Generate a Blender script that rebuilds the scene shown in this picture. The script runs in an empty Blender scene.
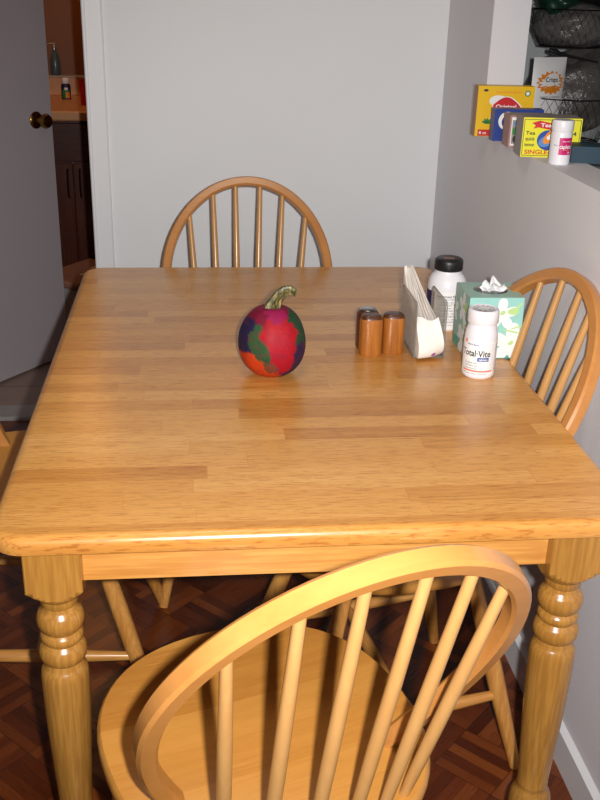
import bpy, math, random
from mathutils import Vector, Matrix
random.seed(7)
PI = math.pi
S = bpy.context.scene
COL = S.collection
S.view_settings.view_transform = 'Standard'
S.view_settings.look = 'None'
S.view_settings.gamma = 1
S.view_settings.use_curve_mapping = False
S.view_settings.exposure = 0.0


# ------------------------------------------------------------------ materials
def lin(r, g, b):
    f = lambda c: (c / 255 / 12.92) if c <= 10.31 else ((c / 255 + .055) / 1.055) ** 2.4
    return (f(r), f(g), f(b), 1)


class NT:
    def __init__(s, name):
        s.m = bpy.data.materials.new(name)
        s.m.use_nodes = True
        s.t = s.m.node_tree
        s.b = s.t.nodes['Principled BSDF']

    def n(s, typ, ins=None, **kw):
        nd = s.t.nodes.new('ShaderNode' + typ)
        for k, v in kw.items():
            setattr(nd, k, v)
        for k, v in (ins or {}).items():
            s.put(nd.inputs[k], v)
        return nd

    def put(s, sock, v):
        if hasattr(v, 'links') or isinstance(v, bpy.types.NodeSocket):
            s.t.links.new(v, sock)
        else:
            sock.default_value = v

    def math(s, op, a, b=0.0, c=0.0):
        nd = s.n('Math', operation=op)
        s.put(nd.inputs[0], a); s.put(nd.inputs[1], b); s.put(nd.inputs[2], c)
        return nd.outputs[0]

    def mix(s, f, a, b, blend='MIX'):
        nd = s.n('Mix', data_type='RGBA', blend_type=blend)
        s.put(nd.inputs['Factor'], f); s.put(nd.inputs[6], a); s.put(nd.inputs[7], b)
        return nd.outputs[2]

    def obj(s):
        return s.n('TexCoord').outputs['Object']

    def xyz(s, v):
        o = s.n('SeparateXYZ', {0: v}).outputs
        return o[0], o[1], o[2]

    def vec(s, x, y, z):
        return s.n('CombineXYZ', {0: x, 1: y, 2: z}).outputs[0]

    def scale(s, v, sc):
        return s.n('VectorMath', {0: v, 1: sc}, operation='MULTIPLY').outputs[0]

    def noise(s, v, sc=5., det=3., rough=.55):
        return s.n('TexNoise', {'Vector': v, 'Scale': sc, 'Detail': det, 'Roughness': rough}).outputs['Fac']

    def ramp(s, f, stops):
        nd = s.n('ValToRGB', {0: f})
        e = nd.color_ramp.elements
        while len(e) < len(stops):
            e.new(.5)
        for i, (p, c) in enumerate(stops):
            e[i].position = p; e[i].color = c
        return nd.outputs[0]

    def bump(s, h, st=.2, d=.002):
        nd = s.n('Bump', {'Height': h, 'Strength': st, 'Distance': d})
        s.put(s.b.inputs['Normal'], nd.outputs[0])

    def set(s, **kw):
        nm = {'col': 'Base Color', 'rough': 'Roughness', 'metal': 'Metallic', 'spec': 'Specular IOR Level',
              'trans': 'Transmission Weight', 'alpha': 'Alpha', 'ior': 'IOR', 'coat': 'Coat Weight',
              'coatr': 'Coat Roughness', 'em': 'Emission Color', 'ems': 'Emission Strength', 'sss': 'Subsurface Weight'}
        for k, v in kw.items():
            s.put(s.b.inputs[nm[k]], v)
        return s


def plain(name, col, rough=.5, var=.06, nscale=30., **kw):
    """one-colour material with a faint procedural mottling"""
    t = NT(name)
    f = t.noise(t.obj(), nscale, 3.)
    d = tuple(c * (1 - var * 2) for c in col[:3]) + (1,)
    l = tuple(min(1, c * (1 + var)) for c in col[:3]) + (1,)
    t.set(col=t.mix(f, d, l), rough=rough, **kw)
    return t.m


def wood(name, dark, light, axis=2, rough=.3, scale=1., coat=.25, pore=.3):
    t = NT(name)
    v = t.obj()
    info = t.n('ObjectInfo').outputs['Random']
    v = t.n('VectorMath', {0: v, 1: t.vec(t.math('MULTIPLY', info, 3.1), t.math('MULTIPLY', info, 7.7), info)}, operation='ADD').outputs[0]
    s = [26 * scale] * 3
    s[axis] = 2.2 * scale
    a = t.noise(t.scale(v, tuple(s)), 1., 4., .6)
    s2 = [190 * scale] * 3
    s2[axis] = 9 * scale
    b = t.noise(t.scale(v, tuple(s2)), 1., 2., .6)
    c = t.ramp(a, [(.25, dark), (.75, light)])
    c = t.mix(t.ramp(b, [(.42, (1, 1, 1, 1)), (.62, (0, 0, 0, 1))]), c, t.mix(pore, c, dark, 'MULTIPLY'))
    t.set(col=c, rough=rough, coat=coat, coatr=.15)
    t.bump(b, .04, .001)
    return t.m


def butcher(name, cols, row=.043, length=.42, rough=.3, pore=.6):
    """finger-jointed staves running along local X, a random tone for each stave"""
    t = NT(name)
    x, y, z = t.xyz(t.obj())
    r = t.math('FLOOR', t.math('DIVIDE', y, row))
    rn = t.n('TexWhiteNoise', {'W': r}, noise_dimensions='1D').outputs['Value']
    xs = t.math('DIVIDE', t.math('ADD', x, t.math('MULTIPLY', rn, 3.7)), t.math('MULTIPLY_ADD', rn, .22, length - .1))
    k = t.math('FLOOR', xs)
    w = t.n('TexWhiteNoise', {'Vector': t.vec(r, k, 3.3)}, noise_dimensions='3D')
    tone = w.outputs['Value']
    off = t.n('VectorMath', {0: w.outputs['Color'], 1: (9., 9., 9.)}, operation='MULTIPLY').outputs[0]
    v = t.n('VectorMath', {0: t.obj(), 1: off}, operation='ADD').outputs[0]
    a = t.noise(t.scale(v, (3.5, 60., 30.)), 1., 4., .6)
    b = t.noise(t.scale(v, (34., 420., 200.)), 1., 3., .65)
    f = t.math('ADD', t.math('MULTIPLY', tone, .5), t.math('MULTIPLY', a, .5))
    c = t.ramp(f, [(.1, cols[0]), (.42, cols[1]), (.68, cols[2]), (.92, cols[3])])
    pale = t.ramp(t.noise(t.scale(v, (6., 300., 100.)), 1., 3., .6), [(.6, (0, 0, 0, 1)), (.72, (1, 1, 1, 1))])
    c = t.mix(t.math('MULTIPLY', pale, .5), c, cols[3])
    pores = t.ramp(b, [(.52, (0, 0, 0, 1)), (.64, (1, 1, 1, 1))])
    c = t.mix(t.math('MULTIPLY', pores, pore), c, t.mix(.8, c, cols[0], 'MULTIPLY'))
    fy = t.math('FRACT', t.math('DIVIDE', y, row))
    fx = t.math('FRACT', xs)
    e = t.math('MAXIMUM', t.math('LESS_THAN', fy, .022), t.math('LESS_THAN', fx, .003))
    c = t.mix(t.math('MULTIPLY', e, .35), c, cols[0])
    t.set(col=c, rough=t.math('MULTIPLY_ADD', a, .16, rough - .08), coat=.25, coatr=.22)
    t.bump(b, .05, .001)
    return t.m


def parquet(name):
    t = NT(name)
    x, y, z = t.xyz(t.obj())
    q = .70710678
    u = t.math('MULTIPLY', t.math('ADD', x, y), q)
    v = t.math('MULTIPLY', t.math('SUBTRACT', y, x), q)
    cs = .128
    u = t.math('DIVIDE', t.math('SUBTRACT', u, .006), cs)
    v = t.math('DIVIDE', t.math('ADD', v, .28), cs)
    cu, cv = t.math('FLOOR', u), t.math('FLOOR', v)
    fu, fv = t.math('FRACT', u), t.math('FRACT', v)
    par = t.math('ABSOLUTE', t.math('MODULO', t.math('ADD', cu, cv), 2.))
    par = t.math('GREATER_THAN', par, .5)
    mixf = lambda a, b: t.math('ADD', t.math('MULTIPLY', par, a), t.math('MULTIPLY', t.math('SUBTRACT', 1., par), b))
    across = mixf(fu, fv)
    along = mixf(fv, fu)
    st = t.math('FLOOR', t.math('MULTIPLY', across, 5.))
    w = t.n('TexWhiteNoise', {'Vector': t.vec(cu, cv, st)}, noise_dimensions='3D')
    tone = w.outputs['Value']
    g = t.vec(t.math('MULTIPLY', across, 34.), t.math('ADD', t.math('MULTIPLY', along, 2.4), t.math('MULTIPLY', tone, 31.)), t.math('ADD', cu, t.math('MULTIPLY', cv, 5.3)))
    a = t.noise(g, 1., 4., .65)
    f = t.math('ADD', t.math('MULTIPLY', tone, .6), t.math('MULTIPLY', a, .4))
    c = t.ramp(f, [(.15, lin(66, 26, 10)), (.45, lin(92, 40, 16)), (.7, lin(116, 56, 22)), (.95, lin(140, 76, 32))])
    fs = t.math('FRACT', t.math('MULTIPLY', across, 5.))
    e1 = t.math('LESS_THAN', fs, .035)
    e2 = t.math('MAXIMUM', t.math('LESS_THAN', along, .012), t.math('LESS_THAN', across, .012))
    e = t.math('MAXIMUM', t.math('MULTIPLY', e1, .55), t.math('MULTIPLY', e2, .9))
    c = t.mix(e, c, lin(40, 15, 6))
    t.set(col=c, rough=t.math('MULTIPLY_ADD', a, .15, .22), spec=.5)
    t.bump(t.math('SUBTRACT', a, e), .08, .001)
    return t.m


def tiles(name, c1, c2, grout, size=.3, rough=.4):
    t = NT(name)
    x, y, z = t.xyz(t.obj())
    b = t.n('TexBrick', {'Vector': t.vec(x, y, 0.), 'Color1': c1, 'Color2': c2, 'Mortar': grout, 'Scale': 1., 'Mortar Size': .004,
                         'Brick Width': size, 'Row Height': size}, offset=0.)
    f = t.noise(t.obj(), 20., 4.)
    t.set(col=t.mix(t.math('MULTIPLY', f, .5), b.outputs['Color'], grout), rough=rough)
    return t.m


def paintwall(name, col, st=.06, rough=.6):
    t = NT(name)
    f = t.noise(t.obj(), 3., 3.)
    d = tuple(c * .95 for c in col[:3]) + (1,)
    t.set(col=t.mix(f, d, col), rough=rough, spec=.35)
    t.bump(t.noise(t.obj(), 220., 2.), st, .001)
    return t.m


def painted_gourd(name):
    """thick brush strokes of poster paint: blobs with ragged edges, in object coordinates"""
    t = NT(name)
    v = t.obj()
    n1 = t.n('TexNoise', {'Vector': v, 'Scale': 42., 'Detail': 4., 'Roughness': .7}).outputs['Color']
    n1 = t.n('VectorMath', {0: n1, 1: (.5, .5, .5)}, operation='SUBTRACT').outputs[0]
    n1 = t.n('VectorMath', {0: n1, 1: (.034, .034, .034)}, operation='MULTIPLY').outputs[0]
    p = t.n('VectorMath', {0: v, 1: n1}, operation='ADD').outputs[0]
    c = lin(120, 14, 44)

    def blob(c, centre, rad, col, sq=(1, 1, 1)):
        d = t.n('VectorMath', {0: p, 1: centre}, operation='SUBTRACT').outputs[0]
        d = t.n('VectorMath', {0: d, 1: sq}, operation='MULTIPLY').outputs[0]
        l = t.n('VectorMath', {0: d}, operation='LENGTH').outputs['Value']
        m = t.n('MapRange', {'Value': l, 'From Min': rad * .93, 'From Max': rad * 1.07, 'To Min': 1., 'To Max': 0.}).outputs[0]
        return t.mix(m, c, col)
    Y = -.058
    # z is measured from the table
    c = blob(c, (-.056, -.03, .072), .040, lin(30, 30, 66), (1.2, .8, .8))
    c = blob(c, (-.016, Y, .050), .042, lin(26, 74, 42), (1.5, .6, .85))
    c = blob(c, (-.03, Y, .078), .024, lin(40, 80, 44), (1.3, .6, .7))
    c = blob(c, (.044, -.042, .083), .044, lin(22, 66, 40), (1.9, .5, .75))
    c = blob(c, (.040, -.04, .026), .050, lin(34, 30, 66), (.9, .6, 1.1))
    c = blob(c, (.008, Y, .094), .032, lin(172, 12, 22), (.95, .5, 1.))
    c = blob(c, (.014, Y, .056), .035, lin(166, 9, 30), (1.35, .5, .8))
    c = blob(c, (-.05, -.035, .022), .036, lin(200, 62, 10), (1., .5, 1.1))
    c = blob(c, (-.014, Y, .003), .025, lin(196, 64, 10), (.8, .5, 1.))
    c = blob(c, (-.004, -.055, .03), .014, lin(120, 62, 40), (1., .6, 1.))
    c = blob(c, (.006, -.03, .123), .02, lin(150, 20, 74))
    c = blob(c, (0, .07, .06), .05, lin(30, 90, 56))
    c = blob(c, (.04, .05, .09), .03, lin(226, 90, 20))
    f = t.noise(v, 120., 3.)
    f2 = t.noise(v, 60., 5., .7)
    c = t.mix(t.ramp(f2, [(.5, (0, 0, 0, 1)), (.72, (.55, .55, .55, 1))]), c, lin(120, 24, 60))
    c = t.mix(t.math('MULTIPLY', f, .25), c, lin(60, 10, 30))
    t.set(col=c, rough=.62, spec=.3)
    t.bump(f, .35, .002)
    return t.m


M = {}
M['top'] = butcher('honey_staves', [lin(172, 108, 44), lin(203, 143, 70), lin(212, 154, 82), lin(226, 176, 108)])
M['seat'] = butcher('seat_staves', [lin(172, 112, 46), lin(188, 130, 58), lin(196, 138, 66), lin(206, 150, 78)], row=.07, length=1.8, rough=.34, pore=.15)
HD, HL = lin(190, 128, 58), lin(214, 158, 84)
M['wood_z'] = wood('honey_wood_upright', HD, HL, 2)
M['wood_x'] = wood('honey_wood_along', HD, HL, 0)
M['wood_y'] = wood('honey_wood_across', HD, HL, 1)
M['spindle'] = wood('spindle_wood', lin(188, 138, 80), lin(200, 152, 94), 2, scale=.7, pore=.08)
M['hoop'] = wood('bent_wood', lin(180, 118, 58), lin(194, 134, 72), 0, rough=.3, scale=.6, pore=.06)
M['leg'] = wood('leg_wood', lin(158, 110, 46), lin(178, 128, 60), 2, rough=.26)
M['floor'] = parquet('dark_parquet')
M['wall'] = paintwall('white_wall_paint', lin(226, 227, 229))
M['wall2'] = paintwall('white_side_wall_paint', lin(226, 224, 228), .1)
M['trim'] = paintwall('white_trim_gloss', lin(228, 228, 230), .02, .35)
M['door'] = paintwall('door_paint', lin(190, 182, 188), .02, .45)
M['btile'] = tiles('bathroom_tile', lin(176, 150, 136), lin(160, 134, 122), lin(120, 104, 96), .3)
M['marble'] = plain('grey_marble', lin(170, 164, 160), .3, .15, 14.)
M['brownwall'] = paintwall('brown_wall', lin(128, 84, 54), .03, .5)
M['vanity'] = wood('vanity_wood', lin(74, 28, 14), lin(100, 42, 20), 2, rough=.35)
M['vanity_x'] = wood('vanity_wood_flat', lin(64, 24, 14), lin(84, 34, 18), 0, rough=.35)
M['counter'] = plain('beige_laminate', lin(220, 164, 112), .35)
M['brass'] = plain('antique_brass', lin(150, 112, 52), .22, metal=1.)
M['black'] = plain('black_plastic', lin(24, 24, 26), .4)
M['blackmetal'] = plain('dark_metal', lin(40, 38, 36), .35, metal=.8)
M['white'] = plain('white_plastic', lin(232, 230, 234), .3, .02)
M['label'] = plain('label_paper', lin(240, 238, 236), .45, .02)
M['navy'] = plain('navy_print', lin(28, 30, 84), .45)
M['blue'] = plain('blue_print', lin(24, 72, 160), .45)
M['lblue'] = plain('light_blue_print', lin(92, 140, 200), .45)
M['red'] = plain('red_print', lin(206, 24, 36), .45)
M['salmon'] = plain('salmon_print', lin(240, 120, 96), .45)
M['ink'] = plain('black_ink', lin(36, 34, 36), .5)
M['grey_ink'] = plain('grey_ink', lin(140, 140, 150), .5)
M['teal'] = plain('teal_card', lin(156, 212, 204), .42, .05)
M['teal_side'] = plain('grey_teal_card', lin(164, 200, 186), .42, .08, 12.)
M['teal_dark'] = plain('deep_teal_print', lin(84, 172, 156), .42)
M['petal'] = plain('petal_print', lin(244, 244, 242), .45, .06, 90.)
M['leafg'] = plain('leaf_print', lin(190, 222, 150), .45)
M['yellow'] = plain('yellow_card', lin(240, 190, 20), .4, .03)
M['lime'] = plain('lime_card', lin(234, 226, 40), .4, .03)
M['card'] = plain('brown_card', lin(170, 128, 96), .55)
M['bluecard'] = plain('blue_card', lin(30, 60, 140), .4)
M['mauve'] = plain('mauve_card', lin(170, 128, 122), .5)
M['greycard'] = plain('grey_card', lin(150, 140, 138), .5)
M['green'] = plain('green_print', lin(40, 130, 60), .45)
M['orange'] = plain('orange_print', lin(236, 140, 30), .45)
M['magenta'] = plain('magenta_print', lin(204, 24, 110), .45)
M['tealbox'] = plain('teal_blue_card', lin(6, 52, 72), .6, .1, 15.)
M['tissue'] = plain('tissue_paper', lin(236, 236, 238), .8, .02)
M['napkin'] = plain('napkin_paper', lin(244, 236, 228), .85, .03, 60.)
M['purple'] = plain('purple_print', lin(130, 60, 120), .6)
M['shaker'] = wood('shaker_oak', lin(142, 80, 28), lin(190, 120, 50), 2, rough=.35, scale=2.4)
M['shaker_top'] = wood('shaker_end_grain', lin(70, 34, 14), lin(104, 56, 24), 0, rough=.4, scale=2.)
M['shaker_dark'] = wood('dark_shaker_wood', lin(74, 26, 12), lin(100, 40, 18), 2, rough=.35, scale=2.)
M['steel'] = plain('steel', lin(190, 190, 190), .3, metal=1.)
M['gourd'] = painted_gourd('poster_paint')
M['tan'] = plain('brown_lid', lin(160, 116, 100), .55, .12, 12.)
M['greybin'] = plain('grey_bin_plastic', lin(170, 170, 174), .5)
M['bluegrey'] = plain('blue_grey_glaze', lin(78, 98, 108), .25)
M['darkgreen'] = plain('green_bag', lin(18, 52, 38), .3)
M['produce'] = plain('brown_produce', lin(96, 68, 40), .5, .25, 25.)
M['kwall'] = paintwall('kitchen_wall_paint', lin(200, 204, 206))
M['rope'] = plain('chain_steel', lin(150, 150, 150), .35, metal=.9)
t = NT('stem_green_gold')
x_, y_, z_ = t.xyz(t.obj())
f_ = t.noise(t.scale(t.obj(), (300, 300, 40)), 1., 3.)
t.set(col=t.ramp(f_, [(.35, lin(30, 38, 34)), (.5, lin(88, 82, 44)), (.68, lin(160, 144, 80))]), rough=.45)
M['stem'] = t.m


def clear(name, col, alpha, rough=.1, bumpy=0.):
    t = NT(name)
    f = t.noise(t.obj(), 40., 4.)
    t.set(col=col, rough=rough, alpha=t.math('MULTIPLY_ADD', f, .3, alpha - .15), spec=.6)
    if bumpy:
        t.bump(f, bumpy, .01)
    return t.m


M['acrylic'] = clear('clear_acrylic', lin(206, 200, 190), .36, .08)
M['acrylic_edge'] = clear('clear_acrylic_edge', lin(120, 122, 116), .75, .1)
M['film'] = clear('clear_bag_film', lin(120, 116, 114), .6, .18, .9)
M['film_dark'] = clear('grey_bag_film', lin(96, 90, 86), .68, .2, .9)
t = NT('warm_bulb')
t.set(col=lin(255, 240, 220), em=(1, .62, .3, 1), ems=1.6)
M['bulb'] = t.m


# ------------------------------------------------------------------ mesh builder
class MB:
    def __init__(s):
        s.v = []; s.f = []; s.mi = []; s.sm = []

    def add(s, verts, faces, mi=0, smooth=False):
        o = len(s.v)
        s.v += [tuple(p) for p in verts]
        for f in faces:
            s.f.append(tuple(i + o for i in f)); s.mi.append(mi); s.sm.append(smooth)
        return s

    def rings(s, rings, mi=0, smooth=True, closed=True, caps=True):
        n = len(rings[0]); vs = [p for r in rings for p in r]; fs = []
        for i in range(len(rings) - 1):
            for j in range(n if closed else n - 1):
                k = (j + 1) % n
                fs.append((i * n + j, i * n + k, (i + 1) * n + k, (i + 1) * n + j))
        s.add(vs, fs, mi, smooth)
        if caps and closed:
            s.add(rings[0], [tuple(range(n))[::-1]], mi, False)
            s.add(rings[-1], [tuple(range(n))], mi, False)
        return s

    def lathe(s, prof, n=32, mi=0, c=(0, 0, 0), smooth=True, caps=True):
        rs = [[(c[0] + r * math.cos(2 * PI * k / n), c[1] + r * math.sin(2 * PI * k / n), c[2] + z) for k in range(n)] for r, z in prof]
        return s.rings(rs, mi, smooth, True, caps)

    def box(s, lo, hi, mi=0, bev=0.0, xf=None):
        x0, y0, z0 = lo; x1, y1, z1 = hi
        if bev <= 0:
            v = [(x, y, z) for z in (z0, z1) for x, y in ((x0, y0), (x1, y0), (x1, y1), (x0, y1))]
            f = [(3, 2, 1, 0), (4, 5, 6, 7), (0, 1, 5, 4), (1, 2, 6, 5), (2, 3, 7, 6), (3, 0, 4, 7)]
        else:
            b = bev
            def ring(z, i):
                return [(x0 + i, y0 + b, z), (x0 + b, y0 + i, z), (x1 - b, y0 + i, z), (x1 - i, y0 + b, z),
                        (x1 - i, y1 - b, z), (x1 - b, y1 - i, z), (x0 + b, y1 - i, z), (x0 + i, y1 - b, z)]
            rs = [ring(z0, b * .9), ring(z0 + b, 0), ring(z1 - b, 0), ring(z1, b * .9)]
            v = [p for r in rs for p in r]; f = [tuple(range(8))[::-1], tuple(range(24, 32))]
            for i in range(3):
                for j in range(8):
                    k = (j + 1) % 8
                    f.append((i * 8 + j, i * 8 + k, i * 8 + 8 + k, i * 8 + 8 + j))
        if xf:
            v = [xf @ Vector(p) for p in v]
        return s.add(v, f, mi, False)

    def tube(s, pts, rad, n=12, mi=0, caps=True, closed=False):
        pts = [Vector(p) for p in pts]
        m = len(pts)
        if not hasattr(rad, '__len__'):
            rad = [rad] * m
        rs = []; up = None
        for i in range(m):
            if closed:
                d = pts[(i + 1) % m] - pts[i - 1]
            else:
                d = pts[min(i + 1, m - 1)] - pts[max(i - 1, 0)]
            d.normalize()
            if up is None:
                up = Vector((0, 0, 1)) if abs(d.z) < .9 else Vector((0, 1, 0))
            u = d.cross(up).normalized(); w = u.cross(d).normalized(); up = w
            rs.append([pts[i] + rad[i] * (math.cos(2 * PI * k / n) * u + math.sin(2 * PI * k / n) * w) for k in range(n)])
        if closed:
            rs.append(rs[0])
        return s.rings(rs, mi, True, True, caps and not closed)

    def prism(s, poly, y0, y1, mi=0):
        """polygon in xz extruded from y0 to y1"""
        n = len(poly)
        v = [(x, y0, z) for x, z in poly] + [(x, y1, z) for x, z in poly]
        f = [tuple(range(n)), tuple(range(2 * n - 1, n - 1, -1))]
        f += [((i + 1) % n, i, n + i, n + (i + 1) % n) for i in range(n)]
        return s.add(v, f, mi)

    def build(s, name, mats, parent=None, loc=None):
        me = bpy.data.meshes.new(name)
        me.from_pydata(s.v, [], s.f)
        if not isinstance(mats, (list, tuple)):
            mats = [mats]
        for m in mats:
            me.materials.append(m)
        me.polygons.foreach_set('material_index', s.mi)
        me.polygons.foreach_set('use_smooth', s.sm)
        me.update()
        import bmesh
        bm = bmesh.new(); bm.from_mesh(me)
        bmesh.ops.remove_doubles(bm, verts=bm.verts, dist=1e-6)
        bmesh.ops.recalc_face_normals(bm, faces=bm.faces)
        for e in bm.edges:
            if len(e.link_faces) == 2 and e.calc_face_angle(0) > .7:
                e.smooth = False
        bm.to_mesh(me); bm.free()
        o = bpy.data.objects.new(name, me)
        COL.objects.link(o)
        if parent is not None:
            o.parent = parent
        if loc is not None:
            o.location = loc
        return o


def tag(o, label=None, cat=None, group=None, kind=None):
    if label: o['label'] = label
    if cat: o['category'] = cat
    if group: o['group'] = group
    if kind: o['kind'] = kind
    return o


def thing(name, label, cat, loc=(0, 0, 0), rz=0., group=None):
    o = bpy.data.objects.new(name, None)
    o.empty_display_size = .05
    COL.objects.link(o)
    o.location = loc; o.rotation_euler = (0, 0, rz)
    return tag(o, label, cat, group)


def struct(name, mb, m):
    return tag(mb.build(name, m), kind='structure')


def copy_thing(o, loc, rz, label):
    r = o.copy(); COL.objects.link(r)
    r.location = loc; r.rotation_euler = (0, 0, rz); r['label'] = label
    for ch in list(o.children):
        c = ch.copy(); COL.objects.link(c); c.parent = r
        for g in list(ch.children):
            d = g.copy(); COL.objects.link(d); d.parent = c
    return r


_tc = {}
def glyphs(txt, bold=False):
    """letters as a flat triangulated mesh, height about 1, centred"""
    key = (txt, bold)
    if key in _tc:
        return _tc[key]
    cu = bpy.data.curves.new('letters', 'FONT')
    cu.body = txt; cu.size = 1; cu.align_x = 'CENTER'; cu.align_y = 'CENTER'; cu.resolution_u = 3
    cu.offset = .02 if bold else 0
    ob = bpy.data.objects.new('letters', cu)
    COL.objects.link(ob)
    dg = bpy.context.evaluated_depsgraph_get()
    me = bpy.data.meshes.new_from_object(ob.evaluated_get(dg))
    vs = [(v.co.x, v.co.y) for v in me.vertices]
    fs = [tuple(p.vertices) for p in me.polygons]
    bpy.data.objects.remove(ob); bpy.data.curves.remove(cu); bpy.data.meshes.remove(me)
    _tc[key] = (vs, fs)
    return vs, fs


def flat_text(mb, txt, at, size, mi, width=None, xf=None, bold=False, mirror=False):
    """letters on a plane; at = (x, z) on the face, xf maps (x, z) -> 3D"""
    vs, fs = glyphs(txt, bold)
    w = max(v[0] for v in vs) - min(v[0] for v in vs)
    sx = size if width is None else width / w
    mb.add([xf(at[0] + x * sx, at[1] + y * size) for x, y in vs], fs, mi)


def cyl_map(r, a0):
    """(arc length, z) -> point on a cylinder; a0 = heading of the middle of the label"""
    return lambda x, z: (r * math.cos(a0 + x / r), r * math.sin(a0 + x / r), z)


def cyl_patch(mb, r, a0, w, z0, z1, mi, n=24, x0=0.):
    f = cyl_map(r, a0)
    xs = [x0 - w / 2 + w * i / n for i in range(n + 1)]
    v = [f(x, z0) for x in xs] + [f(x, z1) for x in xs]
    mb.add(v, [(i, i + 1, n + 2 + i, n + 1 + i) for i in range(n)], mi, True)


def ellipse(cx, cz, rx, rz, n=20, rot=0.):
    out = []
    for k in range(n):
        a = 2 * PI * k / n
        x, z = rx * math.cos(a), rz * math.sin(a)
        out.append((cx + x * math.cos(rot) - z * math.sin(rot), cz + x * math.sin(rot) + z * math.cos(rot)))
    return out


def decal(mb, poly, mi, xf):
    mb.add([xf(x, z) for x, z in poly], [tuple(range(len(poly)))], mi)


# ------------------------------------------------------------------ the setting
XW, YW = 1.0052, 1.7565
LEDGE = 1.1126
struct('floor', MB().box((-2.2, -2.4, -.06), (XW + .09, 2.09, 0)), M['floor'])
struct('floor_kitchen', MB().box((XW + .09, -2.4, -.06), (3.2, 2.6, 0)), M['btile'])
struct('floor_bathroom', MB().box((-2.2, 2.2, -.06), (XW + .09, 4.5, .004)), M['btile'])
struct('trim_1', MB().box((-.72, 2.09, -.06), (.1, 2.2, .014), bev=.004), M['marble'])                 # threshold
struct('wall_back', MB().box((-.0095, YW, 0), (XW + .09, YW + .1, 2.45)), M['wall'])
struct('wall_return', MB().box((-.0095, YW + .1, 0), (.09, 2.09, 2.45)), M['wall'])
struct('trim_2', MB().box((-.0115, YW - .013, 0), (.0427, YW + .012, 2.45), bev=.004)
       .box((-.0125, YW - .017, 0), (-.002, YW - .008, 2.45), bev=.003), M['trim'])                    # casing
w = MB().box((-2.2, 2.09, 0), (-.71, 2.2, 2.45)).box((.06, 2.09, 0), (XW + .09, 2.2, 2.45)).box((-.71, 2.09, 2.05), (.06, 2.2, 2.45))
struct('wall_hall', w, M['wall'])
struct('trim_3', MB().box((-.725, 2.085, .014), (-.705, 2.205, 2.05)).box((.055, 2.085, .014), (.075, 2.205, 2.05)).box((-.725, 2.085, 2.05), (.075, 2.205, 2.07)), M['trim'])
w = MB().box((XW, 1.322, 0), (XW + .092, YW, 2.45)).box((XW, -2.4, 0), (XW + .092, 1.322, LEDGE))
struct('wall_right', w, M['wall2'])
struct('wall_left', MB().box((-2.3, -2.4, 0), (-2.2, 4.5, 2.45)), M['wall'])
struct('baseboard_right', MB().box((XW - .013, -2.4, 0), (XW, YW, .078)).prism([(XW - .013, .078), (XW, .086), (XW, .078)], -2.4, YW), M['trim'])
struct('baseboard_back', MB().box((.0427, YW - .013, 0), (XW - .013, YW, .083)), M['trim'])
struct('ceiling', MB().box((-2.3, -2.4, 2.45), (3.2, 4.5, 2.5)), M['wall'])
struct('wall_kitchen', MB().box((XW + .09, 2.5, 0), (3.2, 2.6, 2.45)), M['kwall'])
struct('wall_kitchen_side', MB().box((3.1, -2.4, 0), (3.2, 2.5, 2.45)), M['kwall'])
struct('wall_bathroom', MB().box((-2.2, 4.42, 0), (.5, 4.5, 2.45)), M['brownwall'])
struct('wall_bathroom_side', MB().box((.12, 2.2, 0), (.22, 4.42, 2.45)), M['brownwall'])

# bathroom door, swung inwards, hinged on the left jamb
d = bpy.data.objects.new('door_1', None); COL.objects.link(d); tag(d, kind='structure')
dv = Vector((.5857, .8105, 0))
d.location = (-.245 - dv.x * .74, 2.7346 - dv.y * .74, .012)
d.rotation_euler = (0, 0, math.atan2(dv.y, dv.x))
MB().box((0, 0, 0), (.74, .035, 2.02), bev=.002).build('door_panel', M['door'], d)       # visible face is local y = 0
kn = MB()
prof = [(.0, .0), (.031, .0), (.031, .004), (.026, .009), (.012, .012), (.011, .03), (.016, .034), (.025, .042), (.027, .052), (.022, .062), (.010, .067), (.0, .068)]
n = 24
rs = [[(r * math.cos(2 * PI * k / n), -h, r * math.sin(2 * PI * k / n)) for k in range(n)] for r, h in prof[1:-1]]
kn.rings(rs)
o = kn.build('door_knob', M['brass'], d, (.655, 0, .945)); o['label'] = 'round antique brass knob'
kn = MB(); kn.rings([[(p[0], .035 - p[1], p[2]) for p in r] for r in rs]); kn.build('door_knob', M['brass'], d, (.655, 0, .945))
MB().box((.7385, .006, .90), (.7412, .029, .98)).build('latch_plate', M['brass'], d)

# ------------------------------------------------------------------ dining table
TW, TL, TH = .91, 1.35, .76
tb = thing('dining_table', 'honey butcher-block dining table with turned legs in the middle of the room', 'table', (TW / 2, TL / 2, 0))


def rrect(hx, hy, r, ins, z, n=8):
    out = []
    for cx, cy, a0 in ((hx - r, hy - r, 0), (-hx + r, hy - r, PI / 2), (-hx + r, -hy + r, PI), (hx - r, -hy + r, 1.5 * PI)):
        for k in range(n + 1):
            a = a0 + PI / 2 * k / n
            out.append((cx + (r - ins) * math.cos(a), cy + (r - ins) * math.sin(a), z))
    return out


mb = MB()
rs = [rrect(TW / 2, TL / 2, .05, .006, .731), rrect(TW / 2, TL / 2, .05, .001, .734), rrect(TW / 2, TL / 2, .05, 0, .739)]
for k in range(0, 8):
    a = PI / 2 * k / 7
    rs.append(rrect(TW / 2, TL / 2, .05, .014 * (1 - math.cos(a)), .746 + .014 * math.sin(a)))
mb.rings(rs, 0, True)
mb.build('tabletop', M['top'], tb)
LX, LY0 = .375, TL / 2 - .07
for sy in (-1, 1):
    y = sy * (LY0 + .008)
    MB().box((-LX + .0395, y - .010, .660), (LX - .0395, y + .010, .731)).build('apron', M['wood_x'], tb)
    o = None
for sx in (-1, 1):
    x = sx * (LX + .008)
    MB().box((x - .010, -LY0 + .0395, .660), (x + .010, LY0 - .0395, .731)).build('apron', M['wood_y'], tb)


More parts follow.
